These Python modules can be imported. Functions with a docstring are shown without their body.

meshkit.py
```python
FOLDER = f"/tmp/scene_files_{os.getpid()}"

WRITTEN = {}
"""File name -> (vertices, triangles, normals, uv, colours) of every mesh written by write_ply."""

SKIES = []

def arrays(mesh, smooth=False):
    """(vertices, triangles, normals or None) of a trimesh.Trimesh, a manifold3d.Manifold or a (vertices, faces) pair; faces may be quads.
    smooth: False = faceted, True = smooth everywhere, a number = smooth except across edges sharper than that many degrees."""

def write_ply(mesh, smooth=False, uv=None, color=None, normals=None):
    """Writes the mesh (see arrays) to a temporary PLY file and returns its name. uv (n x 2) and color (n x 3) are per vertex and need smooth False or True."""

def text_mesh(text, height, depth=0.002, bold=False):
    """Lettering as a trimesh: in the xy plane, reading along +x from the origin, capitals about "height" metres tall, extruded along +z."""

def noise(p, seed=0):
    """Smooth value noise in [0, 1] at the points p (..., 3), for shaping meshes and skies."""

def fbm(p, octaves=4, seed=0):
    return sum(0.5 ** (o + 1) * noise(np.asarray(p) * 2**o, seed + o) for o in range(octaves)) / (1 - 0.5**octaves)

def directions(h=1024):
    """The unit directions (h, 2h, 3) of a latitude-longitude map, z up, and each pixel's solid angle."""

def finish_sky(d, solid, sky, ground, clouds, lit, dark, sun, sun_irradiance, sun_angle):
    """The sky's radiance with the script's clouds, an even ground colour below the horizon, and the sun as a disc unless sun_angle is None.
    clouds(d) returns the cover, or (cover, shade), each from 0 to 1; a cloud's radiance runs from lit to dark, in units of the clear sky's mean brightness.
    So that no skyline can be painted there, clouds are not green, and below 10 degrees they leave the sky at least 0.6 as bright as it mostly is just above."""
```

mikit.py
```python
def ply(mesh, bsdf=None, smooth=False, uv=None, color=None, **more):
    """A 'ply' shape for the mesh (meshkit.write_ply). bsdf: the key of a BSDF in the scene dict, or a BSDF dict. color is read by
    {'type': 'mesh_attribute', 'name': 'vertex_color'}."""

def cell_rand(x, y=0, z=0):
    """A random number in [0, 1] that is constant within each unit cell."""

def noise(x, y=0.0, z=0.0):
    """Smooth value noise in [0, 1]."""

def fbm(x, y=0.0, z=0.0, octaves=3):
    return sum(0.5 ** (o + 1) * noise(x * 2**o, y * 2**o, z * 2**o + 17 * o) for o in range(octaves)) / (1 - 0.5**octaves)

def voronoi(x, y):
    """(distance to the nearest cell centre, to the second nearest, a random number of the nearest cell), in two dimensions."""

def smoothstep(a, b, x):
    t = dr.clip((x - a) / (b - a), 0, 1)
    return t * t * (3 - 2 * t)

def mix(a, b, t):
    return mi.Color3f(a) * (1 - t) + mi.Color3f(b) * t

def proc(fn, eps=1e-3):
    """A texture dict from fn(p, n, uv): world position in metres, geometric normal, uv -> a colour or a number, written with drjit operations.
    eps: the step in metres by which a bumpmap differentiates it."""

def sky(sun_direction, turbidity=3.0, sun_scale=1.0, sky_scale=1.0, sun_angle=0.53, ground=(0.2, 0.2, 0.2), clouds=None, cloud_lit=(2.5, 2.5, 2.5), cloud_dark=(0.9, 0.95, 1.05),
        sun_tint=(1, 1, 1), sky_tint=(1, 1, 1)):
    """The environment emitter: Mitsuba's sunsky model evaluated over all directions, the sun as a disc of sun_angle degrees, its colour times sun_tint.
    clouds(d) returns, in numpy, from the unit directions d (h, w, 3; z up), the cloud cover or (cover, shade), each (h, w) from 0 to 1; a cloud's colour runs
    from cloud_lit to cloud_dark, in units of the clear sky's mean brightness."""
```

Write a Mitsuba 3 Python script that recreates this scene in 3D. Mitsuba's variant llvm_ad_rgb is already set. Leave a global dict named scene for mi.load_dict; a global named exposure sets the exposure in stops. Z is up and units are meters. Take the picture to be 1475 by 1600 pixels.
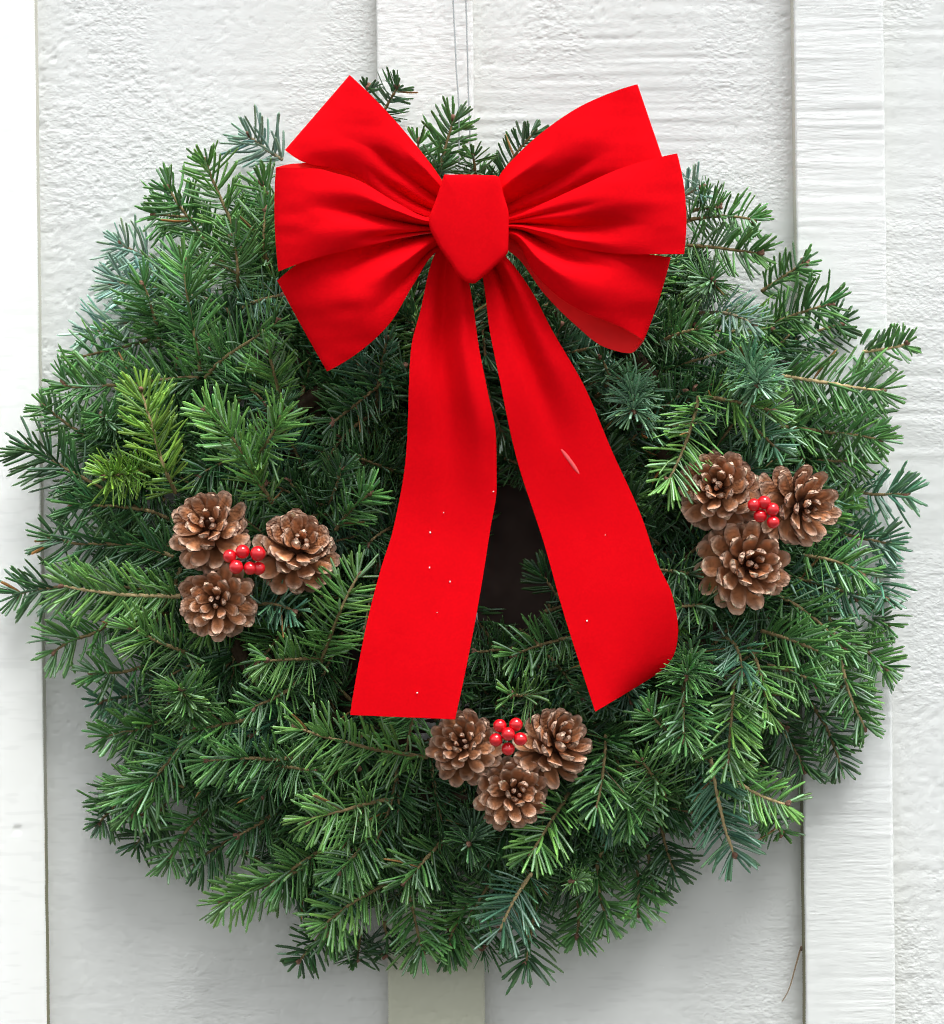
import math, random
import numpy as np, trimesh, mitsuba as mi, drjit as dr
import mikit, meshkit
from scipy.interpolate import PchipInterpolator
from shapely.geometry import Polygon

random.seed(11)
rng = np.random.default_rng(11)
scene, labels = {}, {}

# ------------------------------------------------------------------ camera, light, exposure
D, F, ROLL = 1.80, 3867.0, math.radians(0.69)            # metres to the wall, focal length in photo pixels
R_ = np.array([math.cos(ROLL), 0, -math.sin(ROLL)])      # camera right
U_ = np.array([math.sin(ROLL), 0, math.cos(ROLL)])       # camera up
Y_ = np.array([0, 1.0, 0])
T = mi.ScalarTransform4f
scene['camera'] = {'type': 'perspective', 'fov': math.degrees(2 * math.atan(737.5 / F)), 'fov_axis': 'x',
                   'to_world': T().look_at(origin=[0, -D, 0], target=[0, 0, 0], up=U_.tolist()),
                   'near_clip': 0.05, 'far_clip': 60.0}
scene['sky'] = mikit.sky((0.24, -0.43, 1.10), turbidity=3, sun_scale=0.30, sun_angle=34, clouds=lambda d: 1.0, ground=(0.10, 0.10, 0.09),
                         cloud_lit=(0.86, 0.88, 0.89), sun_tint=(0.82, 1.0, 1.26))
exposure = 3.72


def at(px, py, out):
    """The place seen at a photograph pixel that stands 'out' metres in front of the wall."""
    px, py, out = np.broadcast_arrays(np.asarray(px, float), np.asarray(py, float), np.asarray(out, float))
    k = (D - out)[..., None]
    return np.array([0, -D, 0]) + k * (Y_ + (px[..., None] - 737.5) / F * R_ + (800 - py[..., None]) / F * U_)


# ------------------------------------------------------------------ naming
used = {}


def key(name, parent=None):
    full = f'{parent}__{name}' if parent else name
    n = used.get(full, 0)
    used[full] = n + 1
    return full if n == 0 else f'{full}_{n:03d}'


def thing(name, label, cat, group=None, kind=None):
    k = key(name)
    labels[k] = {'label': label, 'category': cat}
    if group:
        labels[k]['group'] = group
    if kind:
        labels[k]['kind'] = kind
    return k


def part(name, parent, mesh, bsdf, smooth=30, color=None, label=None, kind=None):
    k = key(name, parent)
    scene[k] = mikit.ply(mesh, bsdf, smooth=smooth, color=color)
    said = {a: b for a, b in (('label', label), ('kind', kind)) if b}
    if said:
        labels[k] = said
    return k


# ------------------------------------------------------------------ materials
def paint(tint, rough, gx, gz, h):
    def col(p, n, uv):
        a = mikit.fbm(p.x * 9, p.z * 5, 3.0, 3)
        b = mikit.fbm(p.x * 60, p.z * 300, 1.0, 2)
        d = 0.95 + 0.05 * mikit.smoothstep(0.3, 0.7, a) - 0.05 * mikit.smoothstep(0.62, 0.8, b)
        warm = mikit.smoothstep(0.45, 0.75, mikit.fbm(p.x * 4 + 7, p.z * 3, 9.0, 2))
        return mikit.mix(tint, [tint[0] * 0.985, tint[1] * 0.985, tint[2] * 0.97], warm) * d

    def bump(p, n, uv):
        k = 0.25 + 0.75 * mikit.smoothstep(0.42, 0.62, mikit.fbm(p.x * 16, p.z * 11, 4.0, 3))
        return k * mikit.fbm(p.x * gx, p.z * gz, p.y * gx, 3)
    return {'type': 'twosided', 'b': {'type': 'bumpmap', 'scale': h, 't': mikit.proc(bump, 2e-4),
            'n': {'type': 'principled', 'base_color': mikit.proc(col), 'roughness': rough, 'specular': 0.35}}}


scene['m_rough_paint'] = paint([0.69, 0.695, 0.695], 0.6, 420, 620, 0.0006)
scene['m_sawn_paint'] = paint([0.74, 0.745, 0.745], 0.6, 120, 800, 0.00035)
def olive_low(p, n, uv):  # white paint that turns olive and darker towards the bottom
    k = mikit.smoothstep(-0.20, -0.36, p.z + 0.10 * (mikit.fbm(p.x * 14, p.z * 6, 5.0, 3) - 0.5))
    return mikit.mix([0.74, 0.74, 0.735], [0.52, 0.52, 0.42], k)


scene['m_olive_low_paint'] = {'type': 'twosided', 'b': {'type': 'bumpmap', 'scale': 0.0003, 't': mikit.proc(lambda p, n, uv: mikit.fbm(p.x * 150, p.z * 700, 2.0, 3), 2e-4),
                          'n': {'type': 'principled', 'base_color': mikit.proc(olive_low), 'roughness': 0.6, 'specular': 0.35}}}
scene['m_smooth_paint'] = paint([0.90, 0.90, 0.895], 0.4, 150, 60, 0.00015)
scene['m_shaded_board_edge'] = {'type': 'twosided', 'b': {'type': 'principled', 'roughness': 0.7, 'specular': 0.2, 'base_color': mikit.proc(
    lambda p, n, uv: mikit.mix([0.52, 0.51, 0.45], [0.22, 0.21, 0.14], mikit.smoothstep(-0.10, -0.28, p.z + 0.08 * (mikit.fbm(p.x * 20, p.z * 12, 7.0, 3) - 0.5))))}}  # shade on the board sides painted in, dark olive towards the bottom
vc = {'type': 'mesh_attribute', 'name': 'vertex_color'}
scene['m_needle'] = {'type': 'twosided', 'b': {'type': 'principled', 'base_color': vc, 'roughness': 0.32, 'specular': 0.6}}
scene['m_bark'] = {'type': 'twosided', 'b': {'type': 'principled', 'base_color': vc, 'roughness': 0.8, 'specular': 0.2}}
scene['m_cone'] = {'type': 'twosided', 'b': {'type': 'bumpmap', 'scale': 0.0014,
                   't': mikit.proc(lambda p, n, uv: mikit.fbm(p.x * 700, p.y * 700, p.z * 700, 2), 2e-4),
                   'n': {'type': 'principled', 'base_color': vc, 'roughness': 0.72, 'specular': 0.2}}}


def velvet_col(p, n, uv):
    a = mikit.fbm(p.x * 900, p.z * 900, p.y * 900, 2)
    b = mikit.fbm(p.x * 34, p.z * 22, p.y * 30, 3)
    return mikit.mix([0.58, 0.0010, 0.004], [0.74, 0.0015, 0.007], 0.5 * a + 0.5 * b)


scene['m_velvet'] = {'type': 'twosided', 'b': {'type': 'bumpmap', 'scale': 0.00025,
                     't': mikit.proc(lambda p, n, uv: mikit.fbm(p.x * 1500, p.y * 1500, p.z * 1500, 2), 2e-4),
                     'n': {'type': 'principled', 'base_color': mikit.proc(velvet_col), 'roughness': 0.95, 'specular': 0.05,
                           'sheen': 0.2, 'sheen_tint': 1.0}}}
scene['m_lining'] = {'type': 'twosided', 'b': {'type': 'principled', 'base_color': {'type': 'rgb', 'value': [0.82, 0.012, 0.014]}, 'roughness': 0.5, 'specular': 0.10}}
scene['m_ribbon_edge'] = {'type': 'twosided', 'b': {'type': 'diffuse', 'reflectance': {'type': 'rgb', 'value': [0.62, 0.07, 0.075]}}}
scene['m_berry'] = {'type': 'principled', 'base_color': {'type': 'rgb', 'value': [0.62, 0.004, 0.012]}, 'roughness': 0.07, 'specular': 0.65, 'clearcoat': 0.8, 'clearcoat_gloss': 1.0}
scene['m_wire'] = {'type': 'principled', 'base_color': {'type': 'rgb', 'value': [0.36, 0.38, 0.39]}, 'roughness': 0.45, 'metallic': 0.4}
scene['m_lint'] = {'type': 'twosided', 'b': {'type': 'diffuse', 'reflectance': {'type': 'rgb', 'value': [0.85, 0.80, 0.80]}}}
scene['m_scuff'] = {'type': 'twosided', 'b': {'type': 'diffuse', 'reflectance': {'type': 'rgb', 'value': [0.80, 0.10, 0.11]}}}


def added_disc_col(p, n, uv):  # near-black brown of the disc added to darken the wreath opening
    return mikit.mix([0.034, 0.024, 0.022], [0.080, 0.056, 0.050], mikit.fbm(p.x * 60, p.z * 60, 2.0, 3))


scene['m_added_disc'] = {'type': 'twosided', 'b': {'type': 'principled', 'base_color': mikit.proc(added_disc_col), 'roughness': 0.9, 'specular': 0.1}}


# ------------------------------------------------------------------ mesh helpers
def tube(pts, radii, sides=6, jitter=0.0, cap=True):
    p = np.asarray(pts, float)
    r = np.broadcast_to(np.asarray(radii, float), (len(p),))
    t = np.gradient(p, axis=0)
    t /= np.linalg.norm(t, axis=1, keepdims=True) + 1e-12
    a = np.cross(t, np.where(np.abs(t[:, 1:2]) < 0.9, [[0, 1.0, 0]], [[1.0, 0, 0]]))
    a /= np.linalg.norm(a, axis=1, keepdims=True) + 1e-12
    b = np.cross(t, a)
    g = np.arange(sides) * 2 * np.pi / sides
    rr = r[:, None] * (1 + jitter * (rng.random((len(p), sides)) - 0.5))
    v = p[:, None] + rr[..., None] * (np.cos(g)[None, :, None] * a[:, None] + np.sin(g)[None, :, None] * b[:, None])
    v = v.reshape(-1, 3)
    i, j = np.meshgrid(np.arange(len(p) - 1), np.arange(sides), indexing='ij')
    q = np.stack([i * sides + j, i * sides + (j + 1) % sides, (i + 1) * sides + (j + 1) % sides, (i + 1) * sides + j], -1).reshape(-1, 4)
    f = np.vstack([q[:, [0, 1, 2]], q[:, [0, 2, 3]]])
    if cap:
        n = len(v)
        v = np.vstack([v, p[0] - t[0] * r[0] * 0.4, p[-1] + t[-1] * r[-1] * 0.4])
        k = np.arange(sides)
        f = np.vstack([f, np.c_[np.full(sides, n), (k + 1) % sides, k], np.c_[np.full(sides, n + 1), n - sides + k, n - sides + (k + 1) % sides]])
    return v, f


def join(ms):
    v, f, c, o = [], [], [], 0
    for m in ms:
        v.append(m[0]); f.append(m[1] + o); o += len(m[0])
        if len(m) > 2:
            c.append(m[2])
    return (np.vstack(v), np.vstack(f)) + ((np.vstack(c),) if c else ())


def curve(pts, n):
    """A smooth line through the points, with n points evenly along it."""
    p = np.asarray(pts, float)
    s = np.r_[0, np.cumsum(np.linalg.norm(np.diff(p, axis=0), axis=1))]
    s /= s[-1]
    return np.stack([PchipInterpolator(s, p[:, k])(np.linspace(0, 1, n)) for k in range(p.shape[1])], -1)


def curve_fn(pts):
    p = np.asarray(pts, float)
    s = np.r_[0, np.cumsum(np.linalg.norm(np.diff(p, axis=0), axis=1))]
    s /= s[-1]
    fs = [PchipInterpolator(s, p[:, k]) for k in range(p.shape[1])]
    return lambda u: np.stack([f(u) for f in fs], -1)


def sstep(a, b, x):
    t = np.clip((x - a) / (b - a), 0, 1)
    return t * t * (3 - 2 * t)


def grid_faces(nu, nv):
    i, j = np.meshgrid(np.arange(nu - 1), np.arange(nv - 1), indexing='ij')
    a = i * nv + j
    q = np.stack([a, a + 1, a + nv + 1, a + nv], -1).reshape(-1, 4)
    return np.vstack([q[:, [0, 1, 2]], q[:, [0, 2, 3]]])


# ------------------------------------------------------------------ the wall
wall = thing('wall', 'white painted rough sawn board wall with vertical battens, behind the wreath', 'wall')


def board(name, x0, x1, front, thick, sawn, lump, bsdf, label=None, step=0.0013, seed=0, dents=()):
    """A vertical board with a real rough sawn face; its arrises are worn round."""
    b = 0.0016
    xs = np.arange(x0 + b, x1 - b, step)
    xs = np.r_[x0, x0 + b * 0.35, xs, x1 - b * 0.35, x1]
    zs = np.r_[np.linspace(-0.95, -0.42, 14)[:-1], np.arange(-0.42, 0.42, step), np.linspace(0.42, 0.95, 14)]
    X, Z = np.meshgrid(xs, zs, indexing='ij')
    P = lambda a, c: np.stack([X * a, Z * c, np.full_like(X, seed * 3.7)], -1)
    streak = meshkit.fbm(P(7, 210), 3, seed) - 0.5
    patch = sstep(0.35, 0.65, meshkit.fbm(P(9, 7), 2, seed + 9))
    pits = -sstep(0.60, 0.78, meshkit.fbm(P(230, 280), 2, seed + 4))
    bumps = meshkit.fbm(P(210, 300), 3, seed + 2) - 0.5
    amp = 2.2 * sstep(0.30, 0.75, meshkit.fbm(P(5, 26), 2, seed + 7))
    h = sawn * streak * amp * (1.25 - 0.5 * patch) + lump * (1.6 * bumps + 0.9 * pits) * (0.45 + patch)
    out = front + h
    e = np.minimum(X - x0, x1 - X)
    out = out - b * (1 - np.sqrt(np.clip(1 - (1 - np.clip(e / b, 0, 1)) ** 2, 0, 1)))
    for dx, dz, r, dep in dents:
        q = np.hypot(X - dx, Z - dz) / r
        out -= dep * np.clip(1 - q ** 6, 0, 1)
    v = np.stack([X, -out, Z], -1)
    wob = 0.0006 * (meshkit.fbm(np.stack([Z * 0, Z * 40, Z * 0 + seed], -1), 3, seed) - 0.5)
    v[0, :, 0] += wob[0]; v[-1, :, 0] += wob[-1]
    nu, nv = X.shape
    f = grid_faces(nu, nv)
    sides = []
    for row in (0, -1):
        a = v[row]; c = a.copy(); c[:, 1] = -(front - thick)
        sides.append((np.stack([a, c], 1).reshape(-1, 3), grid_faces(nv, 2)))
    k = part(name, wall, (v.reshape(-1, 3), f), bsdf, smooth=40, label=label)
    part('edge', k, join(sides), 'm_shaded_board_edge', False)
    return k


xw = lambda px: float(at(px, 800, 0.0)[0])
xb = lambda px, o: float(at(px, 800, o)[0])
board('panel', xw(-40), xw(620), 0.0, 0.02, 0.0005, 0.0005, 'm_rough_paint', seed=1)
board('panel', xw(640), xw(1310), 0.0, 0.02, 0.0006, 0.0004, 'm_rough_paint', seed=2)
board('panel', xw(1330), xw(2300), 0.0, 0.02, 0.0005, 0.0003, 'm_rough_paint', seed=3, step=0.002)
bo = 0.018
board('batten', xb(597, 0.014), xb(748, 0.014), 0.014, 0.018, 0.0005, 0.0003, 'm_olive_low_paint', label='flat batten behind the middle of the wreath', seed=4)
board('batten', xb(1250, bo), xb(1390, bo), bo, 0.022, 0.0007, 0.0002, 'm_sawn_paint', label='thick batten with saw marks right of the wreath', seed=5)
nail = at(27, 1297, 0.014)
board('trim_board', xb(-700, 0.014), xb(63, 0.014), 0.014, 0.02, 0.00012, 0.00008, 'm_smooth_paint', label='smooth white trim board with a filled nail hole, left edge',
      seed=6, dents=[(nail[0], nail[2], 0.0034, 0.0012)], step=0.0018)

# ------------------------------------------------------------------ the wreath
wreath = thing('wreath', 'round evergreen fir wreath hanging on the white board wall', 'wreath')
CX, CY = 735.0, 855.0
SIL = [(720, 185), (850, 205), (960, 235), (1100, 295), (1190, 370), (1260, 410), (1310, 465), (1405, 540), (1385, 610), (1385, 690), (1440, 770), (1395, 890), (1390, 940),
       (1395, 1045), (1365, 1150), (1315, 1205), (1225, 1300), (1150, 1345), (1060, 1370), (1000, 1430), (950, 1450), (820, 1525), (680, 1505), (560, 1505), (450, 1515), (345, 1430),
       (280, 1340), (205, 1320), (140, 1250), (140, 1110), (75, 1025), (10, 930), (70, 850), (20, 740), (35, 640), (100, 560), (150, 500), (190, 375), (260, 300), (320, 240), (390, 205), (480, 190), (620, 140)]
sa = np.array([math.atan2(y - CY, x - CX) for x, y in SIL])
sr = np.array([math.hypot(x - CX, y - CY) for x, y in SIL])
o_ = np.argsort(sa); sa, sr = sa[o_], sr[o_]


def sil(a):
    return np.interp(a, np.r_[sa - 2 * np.pi, sa, sa + 2 * np.pi], np.r_[sr, sr, sr])


def front(px, py):
    """How far the wreath's face stands out from the wall there."""
    r = np.hypot(px - CX, py - CY) / sil(np.arctan2(py - CY, px - CX))
    return 0.030 + 0.055 * sstep(1.02, 0.60, r) - 0.040 * sstep(0.34, 0.10, r)


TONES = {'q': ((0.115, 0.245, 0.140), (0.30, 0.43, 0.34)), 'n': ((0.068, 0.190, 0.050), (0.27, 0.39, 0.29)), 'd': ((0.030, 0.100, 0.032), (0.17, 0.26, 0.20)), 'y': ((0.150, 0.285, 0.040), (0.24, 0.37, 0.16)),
         'b': ((0.070, 0.188, 0.110), (0.33, 0.46, 0.39)), 'g': ((0.108, 0.258, 0.060), (0.28, 0.41, 0.27)), 'p': ((0.190, 0.315, 0.250), (0.35, 0.46, 0.41))}


def needles(P0, Dv, N, L, top, bot, bend, low=False):
    n = len(P0)
    ts = np.array([0, 0.35, 0.82] if low else [0, 0.16, 0.55, 0.93])
    ws = np.array([0.6, 1.0, 0.85] if low else [0.55, 0.92, 1.0, 0.88])
    W = np.cross(Dv, N); W /= np.linalg.norm(W, axis=1, keepdims=True) + 1e-12
    N = np.cross(W, Dv)
    hw = (0.00084 + 0.00026 * rng.random(n))[:, None]
    verts, cols = [], []
    for t, w in zip(ts, ws):
        c = P0 + L[:, None] * (t * Dv + t * t * bend)
        a = hw * w
        verts += [c - W * a, c + N * a * 0.42, c + W * a, c - N * a * 0.38]
        tip = (t ** 2) * 0.30
        ct = top * (1 - tip) + tip * (top * 1.3 + np.array([0.07, 0.085, 0.012]))
        ct = ct * (0.80 + 0.20 * min(1, t * 4))
        cols += [ct * 1.12 + 0.006, ct, ct * 1.12 + 0.006, bot * (0.85 + 0.15 * t)]
    verts.append(P0 + L[:, None] * (Dv + bend))
    cols.append(top * 1.3 + np.array([0.04, 0.05, 0.005]))
    k = len(ts)
    V = np.stack(verts, 1); C = np.stack(cols, 1)
    m = 4 * k + 1
    f = []
    for s in range(k - 1):
        for q in range(4):
            a, b, c, d = s * 4 + q, s * 4 + (q + 1) % 4, s * 4 + 4 + (q + 1) % 4, s * 4 + 4 + q
            f += [[a, b, c], [a, c, d]]
    f += [[(k - 1) * 4 + q, (k - 1) * 4 + (q + 1) % 4, m - 1] for q in range(4)]
    Fa = (np.array(f)[None] + (np.arange(n) * m)[:, None, None]).reshape(-1, 3)
    return V.reshape(-1, 3), Fa, np.clip(C.reshape(-1, 3), 0.004, 0.9)


def unit(a):
    return a / (np.linalg.norm(a, axis=-1, keepdims=True) + 1e-12)


def sprig(line, tone='n', kind='f', roll=0.0, length=0.024, dens=1.1, low=False, bare=0.0, bark=None, stray_part=.26):
    """line: 3-D points from the base to the tip. kind f: needles parted to two sides, b: brush all round, r: brush seen from its tip."""
    n = 28
    line = curve(line, n)
    line += 0.0012 * (meshkit.fbm(line * 45, 2, 5)[:, None] - 0.5) * np.array([1, 0.5, 1])
    seg = np.linalg.norm(np.diff(line, axis=0), axis=1)
    total = seg.sum()
    tan = unit(np.gradient(line, axis=0))
    m = int(total * 1000 * dens * (1.35 if kind != 'f' else 1.0)) + 14
    s = np.r_[rng.random(m - 9) ** 0.9 * (1 - bare) + bare, 0.965 + 0.035 * rng.random(9)]
    x = s * (n - 1)
    i = np.clip(x.astype(int), 0, n - 2); w = (x - i)[:, None]
    p = line[i] * (1 - w) + line[i + 1] * w
    t = unit(tan[i] * (1 - w) + tan[i + 1] * w)
    view = np.array([0.0, -1.0, 0.0])
    up = unit(view - (t @ view)[:, None] * t + 1e-4)
    side = np.cross(t, up)
    cr, sr_ = math.cos(roll), math.sin(roll)
    up, side = up * cr + side * sr_, side * cr - up * sr_
    sign = np.where(rng.random(m) < 0.5, -1, 1)
    if kind == 'f':
        phi = sign * np.radians(rng.normal(78, 17, m))
        stray = rng.random(m) < stray_part
        phi = np.where(stray, np.radians(rng.uniform(-60, 60, m)), phi)
    else:
        phi = np.radians(rng.uniform(-150, 150, m))
    rad = np.cos(phi)[:, None] * up + np.sin(phi)[:, None] * side
    end = sstep(0.90, 1.0, s)
    lean = np.radians(rng.normal(64 if kind == 'f' else 52, 9, m)) * (1 - end) + end * np.radians(rng.uniform(8, 58, m))
    d = np.cos(lean)[:, None] * t + np.sin(lean)[:, None] * rad
    bend = 0.16 * t * np.sin(lean)[:, None] + 0.10 * up * (np.abs(np.sin(phi)))[:, None] + (0.06 + 0.20 * (rng.random((m, 1)) < .08)) * rng.normal(size=(m, 3))
    L = length * (0.80 + 0.2 * sstep(0, 0.25, s)) * (1 - 0.30 * sstep(0.80, 1.0, s)) * (0.78 + 0.34 * rng.random(m)) * np.where(rng.random(m) < .04, .55, 1)
    N = unit(up + 0.45 * rad * 0 + 0.28 * rng.normal(size=(m, 3)) - 0.35 * t)
    a, b = (np.array(c) for c in TONES[tone])
    var = np.exp(0.26 * rng.normal(size=(m, 1))) * math.exp(0.10 * rng.normal())
    hue = 1 + 0.10 * rng.normal(size=(m, 1)) * np.array([1, 0.2, -0.6])
    N = np.where(rng.random((m, 1)) < 0.20, -N, N)
    brown = rng.random((m, 1)) < 0.003
    a = np.where(brown, np.array([.25, .12, .04]), a) * np.ones((m, 1)); b = np.where(brown, np.array([.28, .16, .07]), b) * np.ones((m, 1))
    nd = needles(p + rad * 0.0008, d, N, L, a * var * hue, b * var, bend, low)
    pale = bark is not None
    bark = np.array(bark) if pale else np.array([0.21, 0.155, 0.075]) if tone != 'p' else np.array([0.24, 0.2, 0.13])
    r = np.linspace(0.00135, 0.0008, n) * (1.1 if pale else 1) * (0.95 + 0.3 * rng.random(n))
    tv, tf = tube(line, r, 6, 0.35)
    tc = bark * np.exp(0.28 * rng.normal(size=(len(tv), 1))) * np.array([1, 1, 1])
    buds = []
    tip = line[-1]
    for k in range(rng.integers(2, 4)):
        sph = trimesh.creation.icosphere(subdivisions=1, radius=1.0)
        e = unit(tan[-1] * 1.2 + 0.7 * rng.normal(size=3))
        v = sph.vertices * (0.00135 + 0.0007 * rng.random())
        v = v + np.outer(v @ e, e) * 0.55 + tip + e * 0.0017
        c = np.array([0.20, 0.105, 0.075]) * np.exp(0.3 * rng.normal(size=(len(v), 1)))
        buds.append((v, np.array(sph.faces), c))
    return nd, (tv, tf, tc), join(buds)


def add_sprig(parts):
    nd, tw, bd = parts
    k = key('sprig', wreath)
    part('needles', k, nd[:2], 'm_needle', True, nd[2], kind='stuff')
    part('twig', k, tw[:2], 'm_bark', True, tw[2])
    part('bud', k, bd[:2], 'm_bark', True, bd[2])


def S(*xy, o=0.0, lift=0.012, tone='n', kind='f', roll=0, **kw):
    """A sprig through photograph points from base to tip on the wreath's face; o: nearer to (or, below 0, farther from) the viewer."""
    p = np.array(xy, float).reshape(-1, 2)
    e = p[-1] - p[-2]
    if math.hypot(*(p[-1] - [CX, CY])) > .84 * sil(math.atan2(p[-1][1] - CY, p[-1][0] - CX)):
        p[-1] -= e / math.hypot(*e) * 8          # the needles reach beyond the bud
    s = np.linspace(0, 1, len(p))
    out = front(p[:, 0], p[:, 1]) + o + lift * s - 0.010 - 0.020 * (1 - s) ** 2
    add_sprig(sprig(at(p[:, 0], p[:, 1], np.maximum(out, np.where(p[:, 0] < 110, 0.026, 0.012))), tone, kind, math.radians(roll), **kw))


def Rz(x, y, bx, by, o=0.0, tone='g', depth=0.055, **kw):
    """A sprig that points at the viewer: tip at (x, y), base behind it, off towards (bx, by)."""
    f = front(x, y) + o + 0.012
    p = np.array([(bx, by), ((x + bx) / 2 + 2, (y + by) / 2), (x, y)], float)
    add_sprig(sprig(at(p[:, 0], p[:, 1], [max(0.012, f - depth), f - depth * 0.45, f]), tone, 'b', 0, **{'dens': 2.1, **kw}))


# --- the sprigs one can trace, outer ones first: left side, from the top
S(381, 396, 350, 320, 330, 275, 319, 246, o=.004, tone='g', roll=10)
S(441, 250, 410, 228, 381, 208, o=-.018, tone='p')
S(440, 350, 424, 315, 406, 281, o=-.006)
S(590, 200, 605, 165, 625, 131, o=.0, tone='d', length=.018)
S(560, 175, 577, 131, o=-.01, tone='d', length=.014)
S(684, 282, 695, 235, 711, 180, o=.0, tone='n', length=.021)
S(740, 290, 742, 262, 738, 235, o=.006, tone='n', length=.018)
S(775, 300, 800, 250, 838, 203, o=-.006, tone='d', length=.016)
S(640, 290, 650, 250, 655, 215, o=-.012, tone='n', length=.018)
S(310, 450, 250, 409, 215, 395, 180, 378, o=-.016, tone='p')
S(313, 580, 303, 520, 292, 465, 288, 400, o=.012, tone='n', length=.028)
S(250, 540, 237, 480, 221, 436, o=.0, tone='n')
S(240, 490, 200, 502, 130, 526, o=-.02, tone='p', length=.022)
S(321, 590, 350, 560, 395, 530, 432, 504, o=.010, tone='n', roll=-15)
S(380, 480, 410, 468, 441, 460, o=.006, tone='b', length=.018)
S(370, 450, 372, 420, 365, 370, o=.002, tone='n')
S(420, 420, 412, 380, 415, 330, o=-.004, tone='n')
S(445, 640, 432, 600, 421, 552, o=.010, tone='g', kind='b')
S(310, 590, 240, 595, 186, 602, 110, 605, 92, 596, o=-.004, tone='n', roll=10, length=.026)
S(165, 700, 107, 663, 64, 631, o=-.012, tone='n', length=.02)
S(165, 764, 112, 738, 70, 712, 34, 697, o=.004, tone='d', length=.028)
S(275, 770, 256, 729, 235, 660, 220, 611, o=.018, tone='y', roll=8, length=.025)
Rz(165, 744, 235, 735, o=.012, tone='y')
S(425, 786, 395, 735, 360, 680, 320, 642, o=.022, tone='g', kind='b', length=.025)
S(400, 720, 418, 690, 440, 650, o=.022, tone='g', kind='b', length=.024)
Rz(161, 650, 200, 690, o=-.004, tone='n')
S(270, 870, 190, 851, 130, 850, 75, 838, o=.0, tone='d', length=.028)
S(240, 800, 170, 790, 105, 790, o=-.006, tone='d', length=.026)
S(150, 910, 85, 918, 50, 922, 20, 931, o=-.006, tone='d', length=.025)
S(282, 931, 213, 930, 150, 924, 91, 914, o=.012, bark=(.50, .38, .20), stray_part=.03, tone='g', roll=-12, length=.026)
S(290, 1020, 275, 1014, 240, 1000, 208, 979, o=.014, tone='g', roll=-15, length=.025)
S(170, 975, 144, 990, 110, 1002, 79, 1022, o=.0, tone='n', length=.024)
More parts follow.
